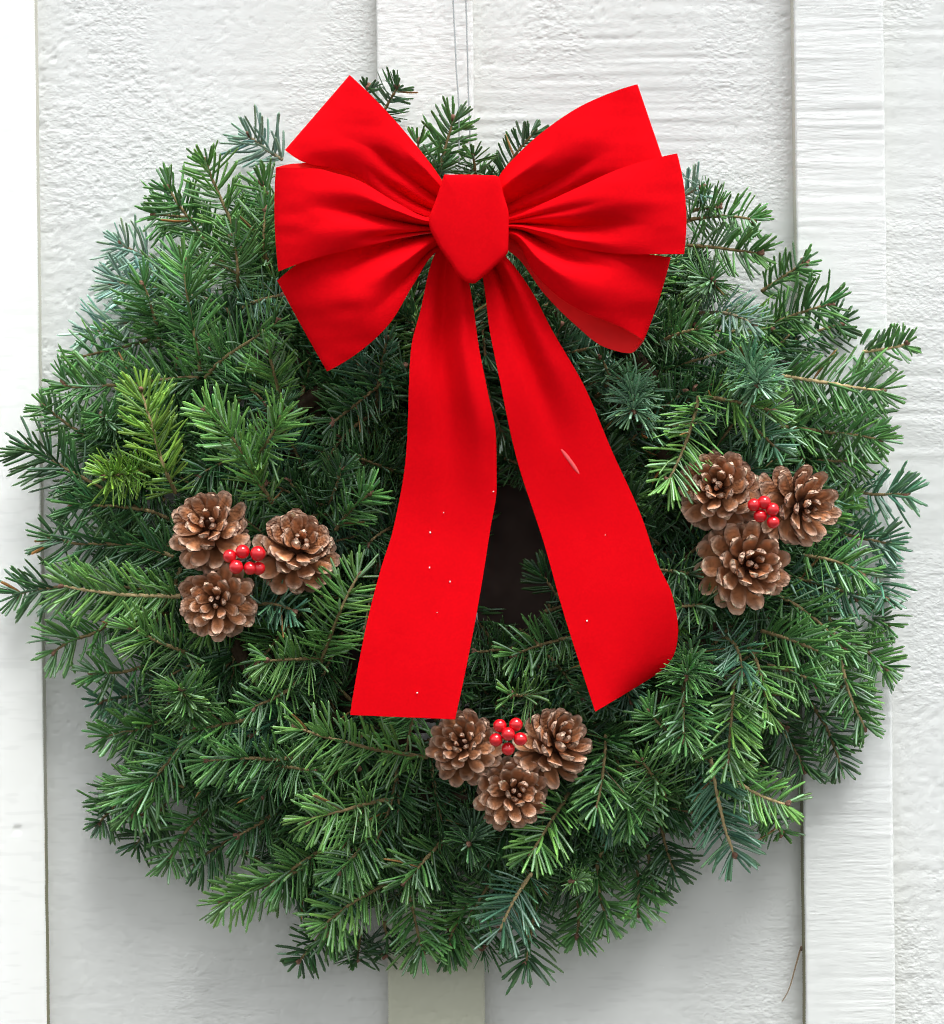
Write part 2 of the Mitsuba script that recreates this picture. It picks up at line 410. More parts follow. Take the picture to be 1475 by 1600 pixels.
S(230, 1040, 190, 1050, 137, 1053, o=-.006, tone='n', length=.022)
S(230, 1085, 190, 1090, 150, 1098, o=-.014, tone='b', length=.022)
Rz(282, 1076, 305, 1125, o=.026, tone='g', depth=.05, length=.027)
S(505, 1030, 460, 1030, 418, 1033, o=.014, tone='g', roll=-25, length=.026)
S(375, 945, 420, 944, 459, 954, o=.010, tone='b', roll=-20, length=.02)
S(501, 1036, 520, 985, 538, 940, 561, 898, o=.018, tone='g', length=.025)
S(525, 828, 550, 795, 577, 772, o=.018, tone='n', kind='b', length=.023)
S(515, 790, 525, 760, 533, 731, o=.008, tone='d', kind='b', length=.022)
S(640, 566, 595, 600, 551, 636, 520, 660, o=-.006, tone='d', roll=-15, length=.026)
S(600, 640, 550, 670, 510, 720, o=-.012, tone='d', roll=-10, length=.026)
S(640, 745, 600, 730, 560, 715, o=-.010, tone='d', length=.022)
S(625, 820, 600, 830, 575, 850, o=-.002, tone='d', length=.022)
S(330, 470, 260, 452, 170, 440, o=-.014, tone='p', length=.024)
S(350, 410, 300, 350, 258, 288, o=-.006, tone='n', length=.022)
S(240, 530, 180, 545, 118, 560, o=-.010, tone='n', length=.024)
S(330, 360, 290, 340, 235, 335, o=-.016, tone='n', length=.022)
S(310, 1240, 250, 1222, 178, 1240, o=-.008, tone='n', length=.024)
S(260, 1120, 215, 1140, 160, 1150, o=-.012, tone='n', length=.023)
S(330, 1260, 290, 1300, 262, 1350, o=-.008, tone='n', length=.024)
S(560, 1390, 530, 1430, 505, 1475, o=-.010, tone='n', length=.023)
S(740, 1400, 715, 1440, 695, 1485, o=-.004, tone='n', length=.024)
S(900, 1390, 905, 1425, 900, 1470, o=-.010, tone='n', length=.022)
# --- lower left and bottom
S(289, 1161, 255, 1200, 225, 1240, 206, 1278, o=.004, tone='n', length=.027)
S(215, 1225, 180, 1258, 150, 1292, o=-.010, tone='d', length=.022)
S(260, 1250, 235, 1290, 210, 1325, o=-.014, tone='d', length=.022)
S(475, 1184, 430, 1187, 380, 1185, 326, 1188, o=.010, tone='n', roll=-20, length=.024)
S(490, 1348, 455, 1365, 400, 1390, 340, 1415, o=.006, tone='g', roll=-15, length=.024)
S(605, 1250, 570, 1257, 534, 1267, 480, 1281, o=.020, tone='g', roll=-25, length=.025)
S(668, 1183, 600, 1173, 540, 1160, 465, 1137, o=.020, tone='g', roll=-22, length=.025)
S(420, 1195, 455, 1200, 490, 1202, o=.004, tone='n', roll=-20, length=.024)
S(605, 1380, 560, 1405, 502, 1448, o=.010, tone='g', length=.024)
S(512, 1446, 490, 1474, 463, 1508, o=-.006, tone='d', length=.02)
S(500, 1330, 465, 1352, 424, 1382, o=.0, tone='n', length=.024)
S(690, 1315, 660, 1348, 634, 1378, o=.012, tone='n', length=.025)
S(640, 1400, 650, 1445, 662, 1494, o=.006, tone='n', length=.026)
S(565, 1450, 560, 1480, 557, 1508, o=-.012, tone='d', length=.022)
S(600, 1440, 605, 1470, 600, 1500, o=-.014, tone='d', length=.02)
S(765, 1378, 750, 1405, 736, 1430, o=.002, tone='n', length=.022)
S(830, 1365, 807, 1400, 778, 1460, o=.016, bark=(.50, .38, .20), stray_part=.03, tone='b', length=.026)
S(775, 1450, 762, 1475, 748, 1490, o=-.006, tone='d', length=.02)
S(838, 1415, 828, 1468, 821, 1512, o=.004, tone='d', length=.026)
Rz(734, 1318, 740, 1290, o=.002, tone='d')
S(888, 1240, 860, 1285, 831, 1332, o=.016, tone='g', roll=10, length=.025)
S(945, 1150, 943, 1202, 932, 1260, o=.010, tone='n', length=.024)
Rz(896, 1377, 905, 1370, o=.012, tone='g', depth=.03, length=.013)
S(945, 1320, 932, 1370, 940, 1410, 950, 1450, o=.002, tone='n', length=.022)
S(995, 1340, 997, 1390, 997, 1433, o=-.002, tone='n', length=.021)
S(1030, 1270, 1040, 1320, 1055, 1365, o=-.010, tone='d', length=.022)
S(1010, 1310, 1015, 1350, 1020, 1400, o=-.012, tone='d', length=.022)
S(1012, 1200, 1012, 1235, 1013, 1262, o=.006, tone='n', length=.023)
S(690, 1420, 700, 1450, 705, 1490, o=-.008, tone='d', length=.024)
S(380, 1300, 345, 1320, 300, 1350, o=-.016, tone='d', length=.024)
S(430, 1270, 400, 1290, 365, 1310, o=-.006, tone='d', length=.024)
# --- right side, from the bottom up
S(1110, 1185, 1117, 1225, 1132, 1290, 1148, 1343, o=.012, bark=(.50, .38, .20), stray_part=.03, tone='b', roll=6, length=.025)
S(1125, 1200, 1165, 1230, 1235, 1260, o=.012, bark=(.50, .38, .20), stray_part=.03, tone='g', roll=-10, length=.023)
S(1190, 1255, 1210, 1280, 1224, 1308, o=-.006, tone='n', length=.018)
S(1103, 1185, 1070, 1160, 1040, 1140, 1013, 1112, o=.016, tone='n', length=.021)
S(1068, 1060, 1068, 1100, 1068, 1155, o=.018, tone='n', length=.023)
S(1148, 1050, 1143, 1120, 1138, 1190, o=.014, tone='g', length=.026)
Rz(1072, 1058, 1080, 1010, o=.010, tone='n')
S(1040, 1250, 1022, 1215, 1001, 1188, o=.012, tone='g', length=.022)
S(1200, 1040, 1245, 1052, 1284, 1072, o=.008, tone='n', roll=10, length=.023)
S(1255, 1085, 1290, 1135, 1315, 1203, o=-.002, tone='d', length=.021)
S(1210, 1130, 1238, 1165, 1259, 1208, o=-.008, tone='d', length=.024)
S(1288, 945, 1305, 1000, 1325, 1075, 1354, 1144, o=.006, bark=(.50, .38, .20), stray_part=.03, tone='n', roll=8, length=.021)
S(1320, 990, 1350, 1015, 1389, 1052, o=-.004, tone='n', length=.022)
S(1130, 995, 1150, 1010, 1160, 1050, o=.010, tone='b', roll=20, length=.022)
S(1350, 850, 1366, 890, 1387, 942, o=-.008, tone='b', length=.021)
S(1255, 868, 1300, 876, 1356, 900, o=.006, tone='n', length=.022)
S(1300, 830, 1345, 840, 1395, 850, o=-.01, tone='b', length=.022)
S(1322, 759, 1370, 773, 1424, 772, o=-.004, tone='b', length=.023)
S(1250, 720, 1300, 720, 1354, 721, o=-.006, tone='n', length=.023)
S(1215, 664, 1300, 676, 1340, 680, 1381, 688, o=.006, tone='n', length=.024)
S(1222, 587, 1280, 596, 1330, 604, 1384, 611, o=.008, bark=(.50, .38, .20), stray_part=.03, tone='n', length=.025)
S(1270, 544, 1340, 550, 1380, 546, 1422, 537, o=-.006, bark=(.50, .38, .20), stray_part=.03, tone='n', length=.018)
S(1205, 507, 1250, 489, 1303, 473, o=.006, tone='n', length=.025)
S(1190, 455, 1220, 435, 1264, 406, o=-.012, tone='n', length=.017)
Rz(1112, 437, 1090, 450, o=.010, tone='n')
S(1040, 530, 1065, 520, 1091, 513, o=.012, tone='n', kind='b', length=.024)
S(1093, 489, 1130, 489, 1176, 507, o=.018, tone='p', roll=-20, length=.02)
Rz(1186, 602, 1165, 560, o=.020, tone='q', length=.026)
Rz(990, 642, 984, 590, o=.006, tone='q', length=.026)
S(1103, 621, 1150, 628, 1207, 641, o=.014, tone='g', roll=-15, length=.024)
S(1091, 620, 1072, 690, 1044, 751, o=.020, tone='g', length=.026)
S(1165, 665, 1185, 675, 1211, 700, o=.006, tone='b', roll=-15, length=.022)
S(1085, 898, 1056, 894, 1028, 890, o=.014, tone='n', roll=-25, length=.021)
S(1110, 950, 1090, 945, 1062, 948, o=.006, tone='n', roll=-20, length=.02)
S(1075, 384, 1130, 388, 1194, 397, o=.004, tone='n', length=.022)
S(1070, 346, 1125, 338, 1184, 344, o=.002, tone='n', roll=10, length=.022)
S(1060, 310, 1080, 300, 1102, 289, o=-.012, tone='p', length=.018)
S(1080, 330, 1105, 325, 1130, 322, o=-.004, tone='n', length=.02)
S(1240, 640, 1290, 640, 1370, 648, o=-.014, tone='d', length=.024)
S(1230, 540, 1270, 520, 1320, 505, o=-.016, tone='d', length=.022)
S(1300, 960, 1345, 960, 1392, 980, o=-.014, tone='n', length=.022)
S(1215, 930, 1270, 965, 1322, 1020, o=.0, tone='n', length=.023)
S(1230, 900, 1290, 915, 1345, 935, o=-.002, tone='b', length=.023)
S(1190, 985, 1235, 1000, 1290, 1022, o=.004, tone='n', roll=10, length=.024)
S(1255, 1020, 1300, 1060, 1345, 1100, o=-.010, tone='n', length=.023)
S(1170, 1010, 1190, 1060, 1200, 1115, o=.008, tone='g', length=.023)
S(470, 1060, 440, 1085, 395, 1105, o=.004, tone='n', length=.024)
S(590, 1290, 560, 1330, 530, 1360, o=.0, tone='n', length=.024)
S(400, 1120, 360, 1130, 310, 1140, o=.002, tone='n', roll=-10, length=.024)
S(960, 1180, 975, 1230, 985, 1290, o=.006, tone='n', length=.023)
# --- round the dark middle, seen below and between the ribbons
S(800, 1011, 770, 1016, 742, 1020, o=-.004, tone='d', length=.024)
S(895, 996, 850, 1006, 805, 1022, o=.002, tone='n', length=.025)
S(842, 1086, 820, 1086, 798, 1086, o=.012, tone='g', roll=-10, length=.022)
S(950, 1105, 935, 1090, 920, 1072, o=.008, tone='d', kind='b', length=.022)
S(890, 960, 868, 925, 845, 893, o=-.012, tone='d', length=.02)
S(830, 740, 810, 725, 785, 715, o=-.010, tone='d', length=.02)
S(745, 460, 752, 500, 758, 560, o=-.020, tone='d', length=.02)
S(750, 560, 765, 620, 785, 680, o=-.022, tone='d', length=.022)
S(970, 770, 955, 735, 945, 700, o=-.008, tone='d', length=.022)
S(1030, 850, 1000, 820, 985, 780, o=-.008, tone='d', length=.024)
S(930, 620, 950, 590, 940, 560, o=-.012, tone='d', length=.02)
S(590, 880, 580, 930, 570, 980, o=-.004, tone='d', length=.022)
traced = used[f'{wreath}__sprig']

# --- more sprigs under and between them, mostly dark green to paint in the gaps' shade
frng = np.random.default_rng(5)
count = 0
while count < 152:
    a = frng.uniform(-np.pi, np.pi)
    q = math.sqrt(frng.uniform(0.25 ** 2, 0.865 ** 2))
    r = q * sil(a)
    x, y = CX + r * math.cos(a), CY + r * math.sin(a)
    if q > 0.80 and y < 330 and 640 < x < 860:
        continue
    swing = frng.normal(0, 0.42)
    ln = frng.uniform(105, 175)
    da = a + swing
    bx, by = x - ln * math.cos(da), y - ln * math.sin(da)
    if min(math.hypot(px_ - 800, (py_ - 865) * .62) for px_, py_ in ((x, y), (bx, by), ((x + bx) / 2, (y + by) / 2))) < 72:
        continue
    mx, my = (x + bx) / 2 + frng.normal(0, 8), (y + by) / 2 + frng.normal(0, 8)
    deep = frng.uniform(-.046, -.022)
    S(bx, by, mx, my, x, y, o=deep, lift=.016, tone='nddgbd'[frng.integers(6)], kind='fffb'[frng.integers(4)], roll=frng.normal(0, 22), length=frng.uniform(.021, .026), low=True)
    count += 1
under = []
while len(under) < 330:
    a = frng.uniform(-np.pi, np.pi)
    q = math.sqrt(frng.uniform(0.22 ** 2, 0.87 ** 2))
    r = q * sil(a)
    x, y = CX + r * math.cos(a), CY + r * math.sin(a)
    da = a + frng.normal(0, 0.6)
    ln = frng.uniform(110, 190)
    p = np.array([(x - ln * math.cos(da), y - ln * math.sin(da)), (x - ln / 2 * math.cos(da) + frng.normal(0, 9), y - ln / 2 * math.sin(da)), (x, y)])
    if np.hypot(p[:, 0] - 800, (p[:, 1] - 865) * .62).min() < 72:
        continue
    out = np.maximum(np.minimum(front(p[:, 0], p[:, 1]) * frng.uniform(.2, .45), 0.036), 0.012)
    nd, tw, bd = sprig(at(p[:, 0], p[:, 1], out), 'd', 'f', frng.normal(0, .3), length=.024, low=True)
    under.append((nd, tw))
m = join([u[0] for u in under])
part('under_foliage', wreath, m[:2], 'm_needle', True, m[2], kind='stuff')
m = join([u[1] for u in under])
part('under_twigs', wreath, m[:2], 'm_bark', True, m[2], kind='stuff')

# the ring of bundled stems, and a dark disc added to hide the pale wall and darken the gaps
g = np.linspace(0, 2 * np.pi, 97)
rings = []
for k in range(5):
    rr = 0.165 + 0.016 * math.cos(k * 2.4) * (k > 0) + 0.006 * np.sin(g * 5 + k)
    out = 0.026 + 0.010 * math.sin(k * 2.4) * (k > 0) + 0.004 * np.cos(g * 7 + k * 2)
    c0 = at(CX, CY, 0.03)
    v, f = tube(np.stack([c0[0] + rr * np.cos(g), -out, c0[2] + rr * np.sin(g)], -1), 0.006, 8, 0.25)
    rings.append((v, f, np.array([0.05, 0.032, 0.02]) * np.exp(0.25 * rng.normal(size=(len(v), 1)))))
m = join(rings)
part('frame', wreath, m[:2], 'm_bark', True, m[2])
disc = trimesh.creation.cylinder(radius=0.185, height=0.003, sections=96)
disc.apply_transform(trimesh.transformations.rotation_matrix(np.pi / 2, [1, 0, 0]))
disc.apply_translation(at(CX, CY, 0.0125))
part('added_disc', wreath, disc, 'm_added_disc', 30, label='dark brown disc added behind the wreath to darken its opening and gaps')

# ------------------------------------------------------------------ pine cones
CONES = [  # centre, diameter, apex (photo pixels), label
    (327, 824, 132, 323, 802, 'left_up', 'brown open pine cone at the upper left of the left berry cluster'),
    (466, 856, 134, 478, 830, 'left_r', 'brown open pine cone right of the left berry cluster, its scales edged grey'),
    (339, 940, 122, 337, 939, 'left_dn', 'brown open pine cone below the left berry cluster, seen straight on its tip'),
    (1122, 764, 133, 1113, 750, 'right_up', 'brown open pine cone at the upper left of the right berry cluster'),
    (1253, 792, 130, 1281, 795, 'right_r', 'brown pine cone leaning right, outermost on the right side of the wreath'),
    (1168, 882, 146, 1183, 879, 'right_dn', 'largest brown pine cone, below the right berry cluster'),
    (724, 1163, 116, 718, 1146, 'bottom_l', 'brown pine cone partly covered by the left ribbon tail end'),
    (872, 1160, 124, 896, 1133, 'bottom_r', 'brown pine cone leaning up to the right, below the right ribbon tail'),
    (804, 1238, 120, 813, 1231, 'bottom_dn', 'lowest brown pine cone, at the bottom of the wreath'),
]


def cone_scale(l, w, th, tipc):
    """One woody scale: x along it, y across, z its upper face."""
    nt, nw = 8, 5
    t = np.array([0, .2, .42, .6, .75, .87, .95, 1.0])
    s = np.linspace(-1, 1, nw)
    Tt, Ss = np.meshgrid(t, s, indexing='ij')
    half = w / 2 * np.where(Tt < .72, .34 + .66 * sstep(0, .72, Tt), np.sqrt(np.clip(1 - ((Tt - .72) / .30) ** 2, 0, 1)))
    curl = l * (0.10 * Tt ** 2 + tipc * sstep(.7, 1.0, Tt) * .12)
    thick = th * (.35 + .65 * sstep(.35, .86, Tt)) * np.where(Tt > .93, .75, 1)
    x = l * Tt; y = half * Ss
    cup = 0.16 * w * Ss ** 2 * sstep(0, .5, Tt) - 0.02 * w
    up = np.stack([x, y, curl + cup * .6 + thick * .35 * (1 - Ss ** 4)], -1)
    lo = np.stack([x - l * .01, y * .97, curl + cup * .6 - thick * .65 * (1 - .5 * Ss ** 4)], -1)
    v = np.vstack([up.reshape(-1, 3), lo.reshape(-1, 3)])
    f1 = grid_faces(nt, nw); n = nt * nw
    f = [f1[:, ::-1], f1 + n]
    rim = [i * nw for i in range(nt)] + [(nt - 1) * nw + j for j in range(1, nw)] + [i * nw + nw - 1 for i in range(nt - 2, -1, -1)]
    rim = np.array(rim); a, b = rim[:-1], rim[1:]
    f += [np.c_[a, b, b + n], np.c_[a, b + n, a + n]]
    return v, np.vstack(f), np.r_[Tt.ravel(), Tt.ravel()], np.r_[Ss.ravel(), Ss.ravel()], np.r_[np.ones(n), np.zeros(n)]


cone_front = {}
for cx, cy, dia, ax, ay, nm, lab in CONES:
    k = thing('pine_cone', lab, 'pine cone', 'pine cones set in threes on the wreath')
    d = dia * 1.09 * (D - 0.10) / F
    crng = np.random.default_rng(int(cx * 7 + cy))
    out = 0.098
    c = at(cx, cy, out)
    off = at(ax, ay, out) - c
    tilt = off / (d * 0.42)
    tn = np.linalg.norm(tilt)
    if tn > .8:
        tilt *= .8 / tn
    axis = tilt + np.array([0, -1, 0]) * math.sqrt(1 - min(.64, tn * tn))
    axis = unit(axis)
    e1 = unit(np.cross(axis, [0.2, 0.1, 1.0])); e2 = np.cross(axis, e1)
    n = 53
    ph0 = crng.uniform(0, 6.28)
    Lc = 0.92 * d
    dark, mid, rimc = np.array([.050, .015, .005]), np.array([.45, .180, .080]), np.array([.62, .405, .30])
    tone = math.exp(crng.normal(0, .09))
    opened = crng.uniform(.86, 1.06)
    for i in range(n):
        g_ = i / (n - 1)
        phi = ph0 + i * 2.39996 + crng.normal(0, .07)
        rad = math.cos(phi) * e1 + math.sin(phi) * e2
        alpha = math.radians(np.interp(g_, [0, .25, .5, .75, .92, 1], [122, 98, 74, 52, 30, 10]) * (opened if g_ > .3 else 1) + crng.normal(0, 6))
        ln = d * np.interp(g_, [0, .25, .5, .75, .92, 1], [.36, .43, .44, .40, .29, .14]) * crng.uniform(.92, 1.06)
        w = d * np.interp(g_, [0, .25, .5, .75, .92, 1], [.195, .20, .185, .152, .10, .05]) * crng.uniform(.92, 1.08)
        th = d * np.interp(g_, [0, .5, 1], [.072, .072, .052])
        v, f, tt, ss, top = cone_scale(ln, w, th, crng.uniform(.2, 1.1))
        z0 = Lc * np.interp(g_, [0, 1], [-.38, .10])
        xd = math.sin(alpha) * rad + math.cos(alpha) * axis
        zd = math.cos(alpha) * -rad + math.sin(alpha) * axis
        yd = np.cross(zd, xd)
        tw = crng.normal(0, .10)
        yd, zd = yd * math.cos(tw) + zd * math.sin(tw), zd * math.cos(tw) - yd * math.sin(tw)
        base = c + axis * z0 + rad * d * .035
        vw = base + v[:, :1] * xd + v[:, 1:2] * yd + v[:, 2:] * zd
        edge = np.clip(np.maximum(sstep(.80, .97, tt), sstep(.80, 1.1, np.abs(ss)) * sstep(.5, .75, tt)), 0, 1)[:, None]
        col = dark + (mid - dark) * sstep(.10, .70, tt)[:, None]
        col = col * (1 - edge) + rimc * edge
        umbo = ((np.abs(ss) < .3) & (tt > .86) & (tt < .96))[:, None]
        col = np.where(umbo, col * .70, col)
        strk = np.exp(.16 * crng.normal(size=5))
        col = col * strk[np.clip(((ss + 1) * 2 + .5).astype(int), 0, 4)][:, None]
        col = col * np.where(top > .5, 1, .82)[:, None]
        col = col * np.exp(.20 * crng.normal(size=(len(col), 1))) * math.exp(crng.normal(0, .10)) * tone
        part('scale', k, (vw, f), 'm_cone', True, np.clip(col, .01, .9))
    core_l = np.linspace(-.40, .20, 8)
    v, f = tube(c + np.outer(core_l * Lc, axis), d * np.array([.03, .09, .11, .11, .10, .08, .05, .02]), 10, .2)
    part('core', k, (v, f), 'm_bark', True, np.tile([[.05, .022, .012]], (len(v), 1)))

# ------------------------------------------------------------------ berries
BERRIES = [('shiny red berry cluster between the three pine cones at the left of the wreath', [(359, 869, 10.5), (379, 862, 11), (403, 865, 12), (369, 886, 11), (391, 888, 10.5), (404, 888, 10.5)]),
           ('shiny red berry cluster between the three pine cones at the right of the wreath', [(1178, 789, 10), (1194, 785, 10.5), (1207, 796, 10.5), (1188, 806, 10.5), (1208, 816, 10)]),
           ('shiny red berry cluster under the ribbon tails at the bottom of the wreath', [(781, 1134, 10.5), (806, 1132, 10.5), (794, 1147, 10.5), (775, 1156, 10.5), (813, 1155, 10.5), (794, 1170, 10.5)])]
for lab, bs in BERRIES:
    k = thing('berry_cluster', lab, 'berries', 'berry clusters among the pine cones')
    mx, my = np.mean([b[0] for b in bs]), np.mean([b[1] for b in bs])
    root = at(mx, my, 0.080)
    for j, (x, y, r) in enumerate(bs):
        dist = math.hypot(x - mx, y - my)
        out = 0.126 + (.005 if dist < 8 else 0) - .003 * (j == 5) + rng.normal(0, .0012)
        rad = r * (D - out) / F
        c = at(x, y, out)
        s = trimesh.creation.icosphere(subdivisions=3, radius=rad)
        e = unit(c - root)
        v = s.vertices + np.outer(s.vertices @ e, e) * 0.10
        v += unit(s.vertices) * 0.0002 * (meshkit.fbm(s.vertices * 260 + j, 2, 3)[:, None] - .5)
        part('berry', k, (v + c, np.array(s.faces)), 'm_berry', True)
        tv, tf = tube(curve([root, root * .5 + c * .5 + unit(rng.normal(size=3)) * .002, c - e * rad * .9], 8), .0006, 6)
        part('stem', k, (tv, tf), 'm_wire', True)

# ------------------------------------------------------------------ the bow
bow = thing('bow', 'large red velvet ribbon bow with six loops and two long tails on the wreath', 'bow')


def ribbon(name, V, label=None, thick=0.0009, flip=False):
    """A strip of ribbon from its grid of points (nu, nv, 3): velvet outside, lining inside."""
    nu, nv = V.shape[:2]
    du, dv = np.gradient(V, axis=0), np.gradient(V, axis=1)
    N = unit(np.cross(du, dv))
    if N[: nu // 4].mean((0, 1))[1] > 0:
        N = -N
    f = grid_faces(nu, nv)
    A, B = V + N * thick / 2, V - N * thick / 2
    A2 = V - N * (thick / 2 - 1e-4)
    rimi = np.r_[np.arange(nv), np.arange(1, nu) * nv + nv - 1, (nu - 1) * nv + np.arange(nv - 2, -1, -1), np.arange(nu - 2, -1, -1) * nv]
    rim = np.stack([A.reshape(-1, 3)[rimi], A2.reshape(-1, 3)[rimi]], 1).reshape(-1, 3)
    k = part(name, bow, (A.reshape(-1, 3), f), 'm_velvet', 50, label=label)
    part('edge', k, (rim, grid_faces(len(rimi), 2)), 'm_ribbon_edge', False)
    part('lining', k, (B.reshape(-1, 3), f), 'm_lining', True)
    return k, A


def loop(up, lo, out0, out1, gap, creases, label, edge_bulge=0, back_up=None, back_lo=None, puff=.018):
    """up, lo: the front's upper and lower edge in the photograph from the knot to the fold."""
    nt, nv = 110, 44
    th = np.linspace(0.02, np.pi * .98, nt)
    u = np.clip(np.sin(th), 0, 1)
    v = np.linspace(0, 1, nv)
    fu, fl = curve_fn(up), curve_fn(lo)
    bu, bl = curve_fn(back_up or up), curve_fn(back_lo or lo)
    k = sstep(np.pi * .46, np.pi * .62, th)[:, None]
    pu = fu(u) * (1 - k) + bu(u) * k
    pl = fl(u) * (1 - k) + bl(u) * k
    P = pu[:, None] * (1 - v)[None, :, None] + pl[:, None] * v[None, :, None]
    e = unit(np.array(up[-1], float) + np.array(lo[-1], float) - np.array(up[0], float) - np.array(lo[0], float))
    P += e * (edge_bulge * 4 * v * (1 - v))[None, :, None] * (u ** 3)[:, None, None]
    uu = u[:, None]; vv = v[None]
    isf = (th < np.pi / 2)[:, None]
    half = gap * np.abs(np.cos(th))[:, None] ** .8 * (.10 + .9 * uu)
    mid = out0 + (out1 - out0) * uu
    out = mid + np.where(isf, half, -half) + np.where(isf, puff * np.sin(np.pi * np.clip(uu, 0, 1)) ** 1.2 * (1 - (2 * vv - 1) ** 2 * .55), 0)
    dep = 0
    for v0, v1, amp, wid, reach in creases:
        vc_ = v0 + (v1 - v0) * uu
        ww = wid * (1 + .9 * uu)
        dep = dep + 1.5 * amp * np.exp(-np.abs((vv - vc_) / ww) ** 1.4) * (1 - sstep(reach * .45, reach, uu)) * (.25 + .75 * sstep(0, .15, uu))
    dep = dep + .0042 * (meshkit.fbm(np.stack([P[..., 0] * .012, P[..., 1] * .030, out * 0 + out0 * 100], -1), 2, 8) - .5) * uu
    out = out - np.where(isf, dep, dep * .4)
    return ribbon('loop', at(P[..., 0], P[..., 1], out), label)


KO = 0.120
loop([(700, 300), (688, 279), (650, 228), (600, 170), (547, 118)], [(700, 346), (672, 340), (600, 305), (545, 268), (518, 262), (480, 255), (446, 235)], KO, .128, .013,
     [(.45, .62, .007, .10, .8), (.80, .86, .006, .07, .6), (.15, .2, -.004, .08, .5)], 'upper left loop of the bow', puff=.014)
loop([(700, 345), (672, 342), (620, 318), (556, 281), (523, 271), (495, 264), (432, 262)], [(700, 362), (675, 364), (590, 380), (500, 401), (436, 424)], KO + .004, .142, .013,
     [(.52, .42, .012, .11, .9), (.22, .18, -.004, .08, .6), (.85, .9, .006, .07, .6)], 'middle left loop of the bow', edge_bulge=4,
     back_up=[(700, 338), (672, 336), (620, 300), (560, 262), (505, 254), (432, 260)])
loop([(700, 352), (680, 356), (630, 362), (560, 372), (485, 400), (434, 438)], [(700, 385), (682, 393), (645, 445), (610, 503), (562, 549), (512, 580)], KO, .130, .013,
     [(.16, .28, .010, .11, .9), (.55, .55, -.004, .10, .6), (.80, .75, .007, .09, .7)], 'lower left loop of the bow', edge_bulge=1)
loop([(770, 300), (782, 273), (810, 241), (850, 205), (920, 160), (995, 132)], [(770, 350), (795, 342), (870, 322), (950, 290), (1038, 258)], KO, .128, .013,
     [(.70, .62, .008, .10, .8), (.90, .88, .005, .06, .8), (.3, .3, -.004, .1, .5)], 'upper right loop of the bow', puff=.014)
loop([(770, 345), (797, 340), (850, 318), (900, 295), (975, 262), (1057, 240)], [(770, 358), (797, 356), (850, 370), (900, 386), (985, 397), (1068, 397)], KO + .004, .142, .013,
     [(.62, .68, .011, .12, .95), (.30, .35, .004, .08, .7), (.85, .9, -.004, .06, .7)], 'middle right loop of the bow', edge_bulge=8)
loop([(770, 352), (797, 350), (850, 362), (900, 376), (980, 392), (1047, 402)], [(770, 375), (797, 371), (837, 428), (880, 468), (922, 491), (965, 508), (1004, 532)], KO, .130, .017,
     [(.25, .3, .010, .12, .8), (.70, .6, -.004, .12, .6)], 'lower right loop of the bow, open at its lower edge', edge_bulge=3,
     back_lo=[(770, 380), (803, 398), (851, 460), (898, 507), (946, 543), (984, 552), (1004, 542)])


def tail(left, right, outs, creases, label, curl=None, rightcurve=0):
    nu, nv = 120, 40
    u = np.linspace(0, 1, nu); v = np.linspace(0, 1, nv)
    pl, pr = curve(left, nu), curve(right, nu)
    P = pl[:, None] * (1 - v)[None, :, None] + pr[:, None] * v[None, :, None]
    uu, vv = u[:, None], v[None]
    out = PchipInterpolator(np.linspace(0, 1, len(outs)), outs)(uu) + 0 * vv
    for v0, v1, amp, wid, reach in creases:
        vc_ = v0 + (v1 - v0) * uu
        out = out - amp * np.exp(-((vv - vc_) / wid) ** 2) * (1 - sstep(reach * .3, reach, uu))
    out = out + .0012 * (meshkit.fbm(np.stack([P[..., 0] * .012, P[..., 1] * .012, P[..., 0] * 0], -1), 2, 4) - .5)
    if curl:
        P, out = curl(P, out, uu, vv)
    return ribbon('tail', at(P[..., 0], P[..., 1], out), label, thick=.0011)


t1, A1 = tail([(690, 380), (676, 405), (657, 485), (642, 547), (635, 704), (614, 828), (595, 889), (571, 984), (547, 1117)],
              [(725, 395), (733, 445), (740, 486), (747, 538), (761, 609), (775, 685), (776, 761), (766, 828), (747, 946), (711, 1124)],
              [.118, .124, .128, .122, .118, .122, .126, .128],
              [(.38, .62, .010, .16, .62), (.78, .82, -.007, .14, .62)], 'left tail of the bow with a straight cut end')


def curl(P, out, uu, vv):
    q = sstep(.72, 1.02, uu * .75 + vv * .27)
    out = out - .021 * q ** 1.6
    return P, out


t2, A2 = tail([(745, 400), (756, 443), (764, 509), (780, 590), (804, 704), (852, 856), (880, 956), (904, 1032), (930, 1112)],
              [(770, 385), (790, 402), (828, 452), (861, 514), (913, 604), (956, 704), (1003, 809), (1027, 880), (1050, 930), (1059, 984), (1055, 1015), (1022, 1055)],
              [.118, .124, .128, .124, .122, .124, .126, .126],
              [(.48, .50, .009, .13, .5), (.82, .72, -.006, .16, .5)], 'right tail of the bow, its end curling back', curl=curl)

knot_px = np.array([(694, 273), (735, 273), (777, 275), (787, 305), (795, 338), (794, 391), (772, 417), (748, 438), (741, 443), (732, 442), (718, 432), (702, 409), (685, 384), (670, 347), (681, 312)], float)
outl = curve(np.vstack([knot_px, knot_px[:1]]), 97)[:-1]
cen = outl.mean(0)
rows = []
for s, o in ((.0, .0172), (.25, .0172), (.5, .0169), (.75, .0164), (.9, .0158), (.965, .0151), (.995, .0136), (1.0, .011), (.985, .001), (.95, -.008)):
    q = cen + (outl - cen) * s
    rows.append(at(q[:, 0], q[:, 1], .138 + o - .006))
K = np.stack(rows, 0)
K = np.concatenate([K, K[:, :1]], 1)
kf = grid_faces(K.shape[0], K.shape[1])
kk = part('knot', bow, (K.reshape(-1, 3), kf), 'm_velvet', 60, label='flat centre band of the bow')

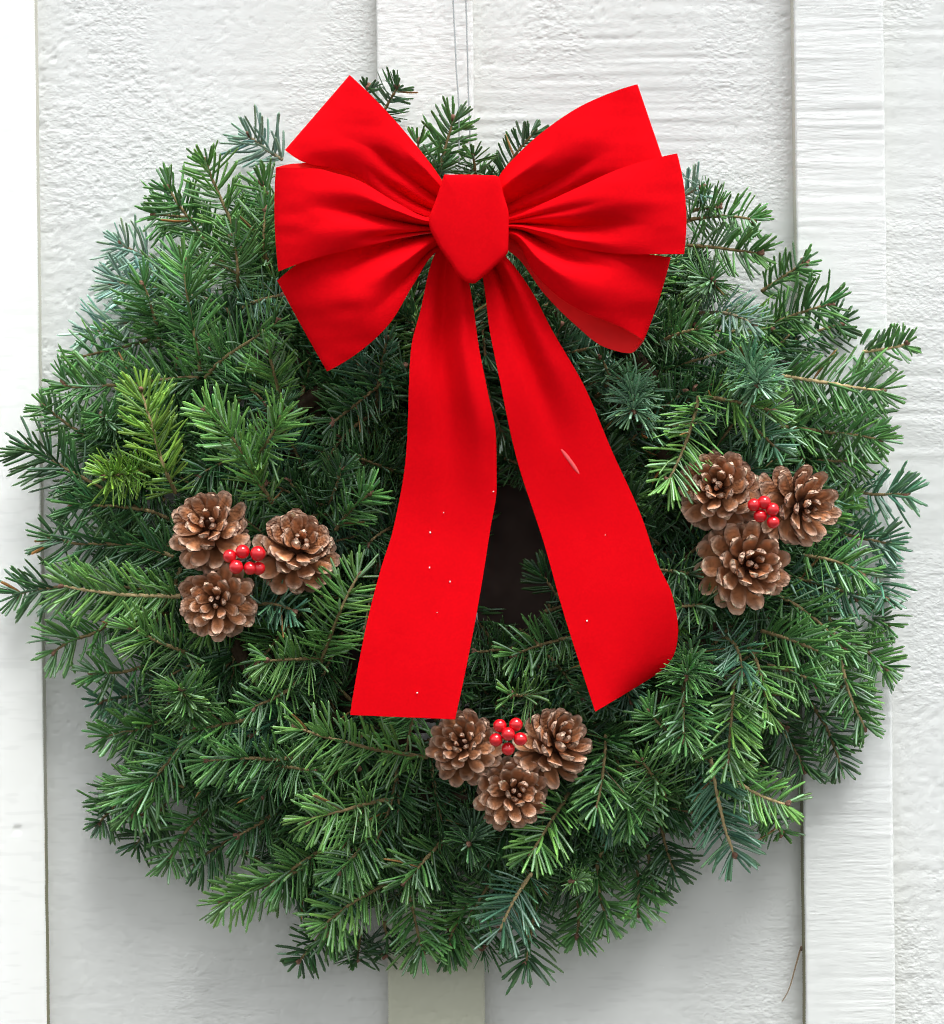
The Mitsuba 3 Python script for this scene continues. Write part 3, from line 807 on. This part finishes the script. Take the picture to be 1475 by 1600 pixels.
# pale specks of lint and a scuff on the velvet
for tk, A, spots in ((t1, A1, [(672, 832, 2.2), (671, 887, 1.9), (703, 909, 1.9), (693, 801, 1.4), (771, 768, 2.0), (652, 1082, 2.4), (683, 957, 1.2)]), (t2, A2, [(917, 970, 2.2), (946, 836, 1.2)])):
    Q = A.reshape(-1, 3)
    for x, y, r in spots:
        w = at(x, y, .125)
        i = np.argmin(((Q - w) ** 2)[:, [0, 2]].sum(1))
        s = trimesh.creation.icosphere(subdivisions=1, radius=r * .00028)
        s.vertices *= np.array([1, .5, .8 + .5 * rng.random()])
        p = np.array([w[0], Q[i][1] - .0005, w[2]])
        part('lint_fleck', tk, (s.vertices + p, np.array(s.faces)), 'm_lint', True)
Q = A2.reshape(-1, 3)
pts = []
for x, y in curve([(877, 702), (890, 719), (905, 740)], 8):
    w = at(x, y, .125)
    i = np.argmin(((Q - w) ** 2)[:, [0, 2]].sum(1))
    pts.append([w[0], Q[i][1] - .0001, w[2]])
v, f = tube(pts, np.array([.3, .8, 1, 1, 1, 1, .8, .3]) * .0013, 6)
v[:, 1] = v[:, 1] * .35 + np.mean([p[1] for p in pts]) * 0 + (np.repeat([p[1] for p in pts], 6).tolist() + [pts[0][1], pts[-1][1]]) * np.array(.65)
part('scuff', t2, (v, f), 'm_scuff', True, label='pale scuff mark on the right tail')

# ------------------------------------------------------------------ hanging wire and a needle caught on the batten
wire = thing('hanging_wire', 'thin grey wire loop the wreath hangs from', 'wire')
top = at(712, -560, .012)
for pts in ([(708, 0), (711, 60), (713, 110), (717, 168), (716, 300)], [(728, 0), (730, 70), (732, 150), (734, 200), (736, 300)]):
    w = np.vstack([top, [at(x, y, o) for (x, y), o in zip(pts, (.022, .026, .030, .034, .04))]])
    v, f = tube(curve(w, 40), .00050, 6)
    part('strand', wire, (v, f), 'm_wire', True)

fallen = thing('dry_needle', 'dry brown conifer needle stuck on the side of the right batten near the bottom', 'needle')
v, f = tube(curve([at(1252, 1478, .012), at(1243, 1510, .008), at(1233, 1545, .005), at(1222, 1565, .004)], 12), np.linspace(.0006, .0003, 12), 6)
part('blade', fallen, (v, f), 'm_bark', True, np.tile([[.30, .20, .12]], (len(v), 1)))
s = trimesh.creation.icosphere(subdivisions=2, radius=.0013)
v = s.vertices * [.8, .8, 1.4] + at(1252, 1482, .012)
part('bud', fallen, (v, np.array(s.faces)), 'm_bark', True, np.tile([[.12, .08, .06]], (len(v), 1)))
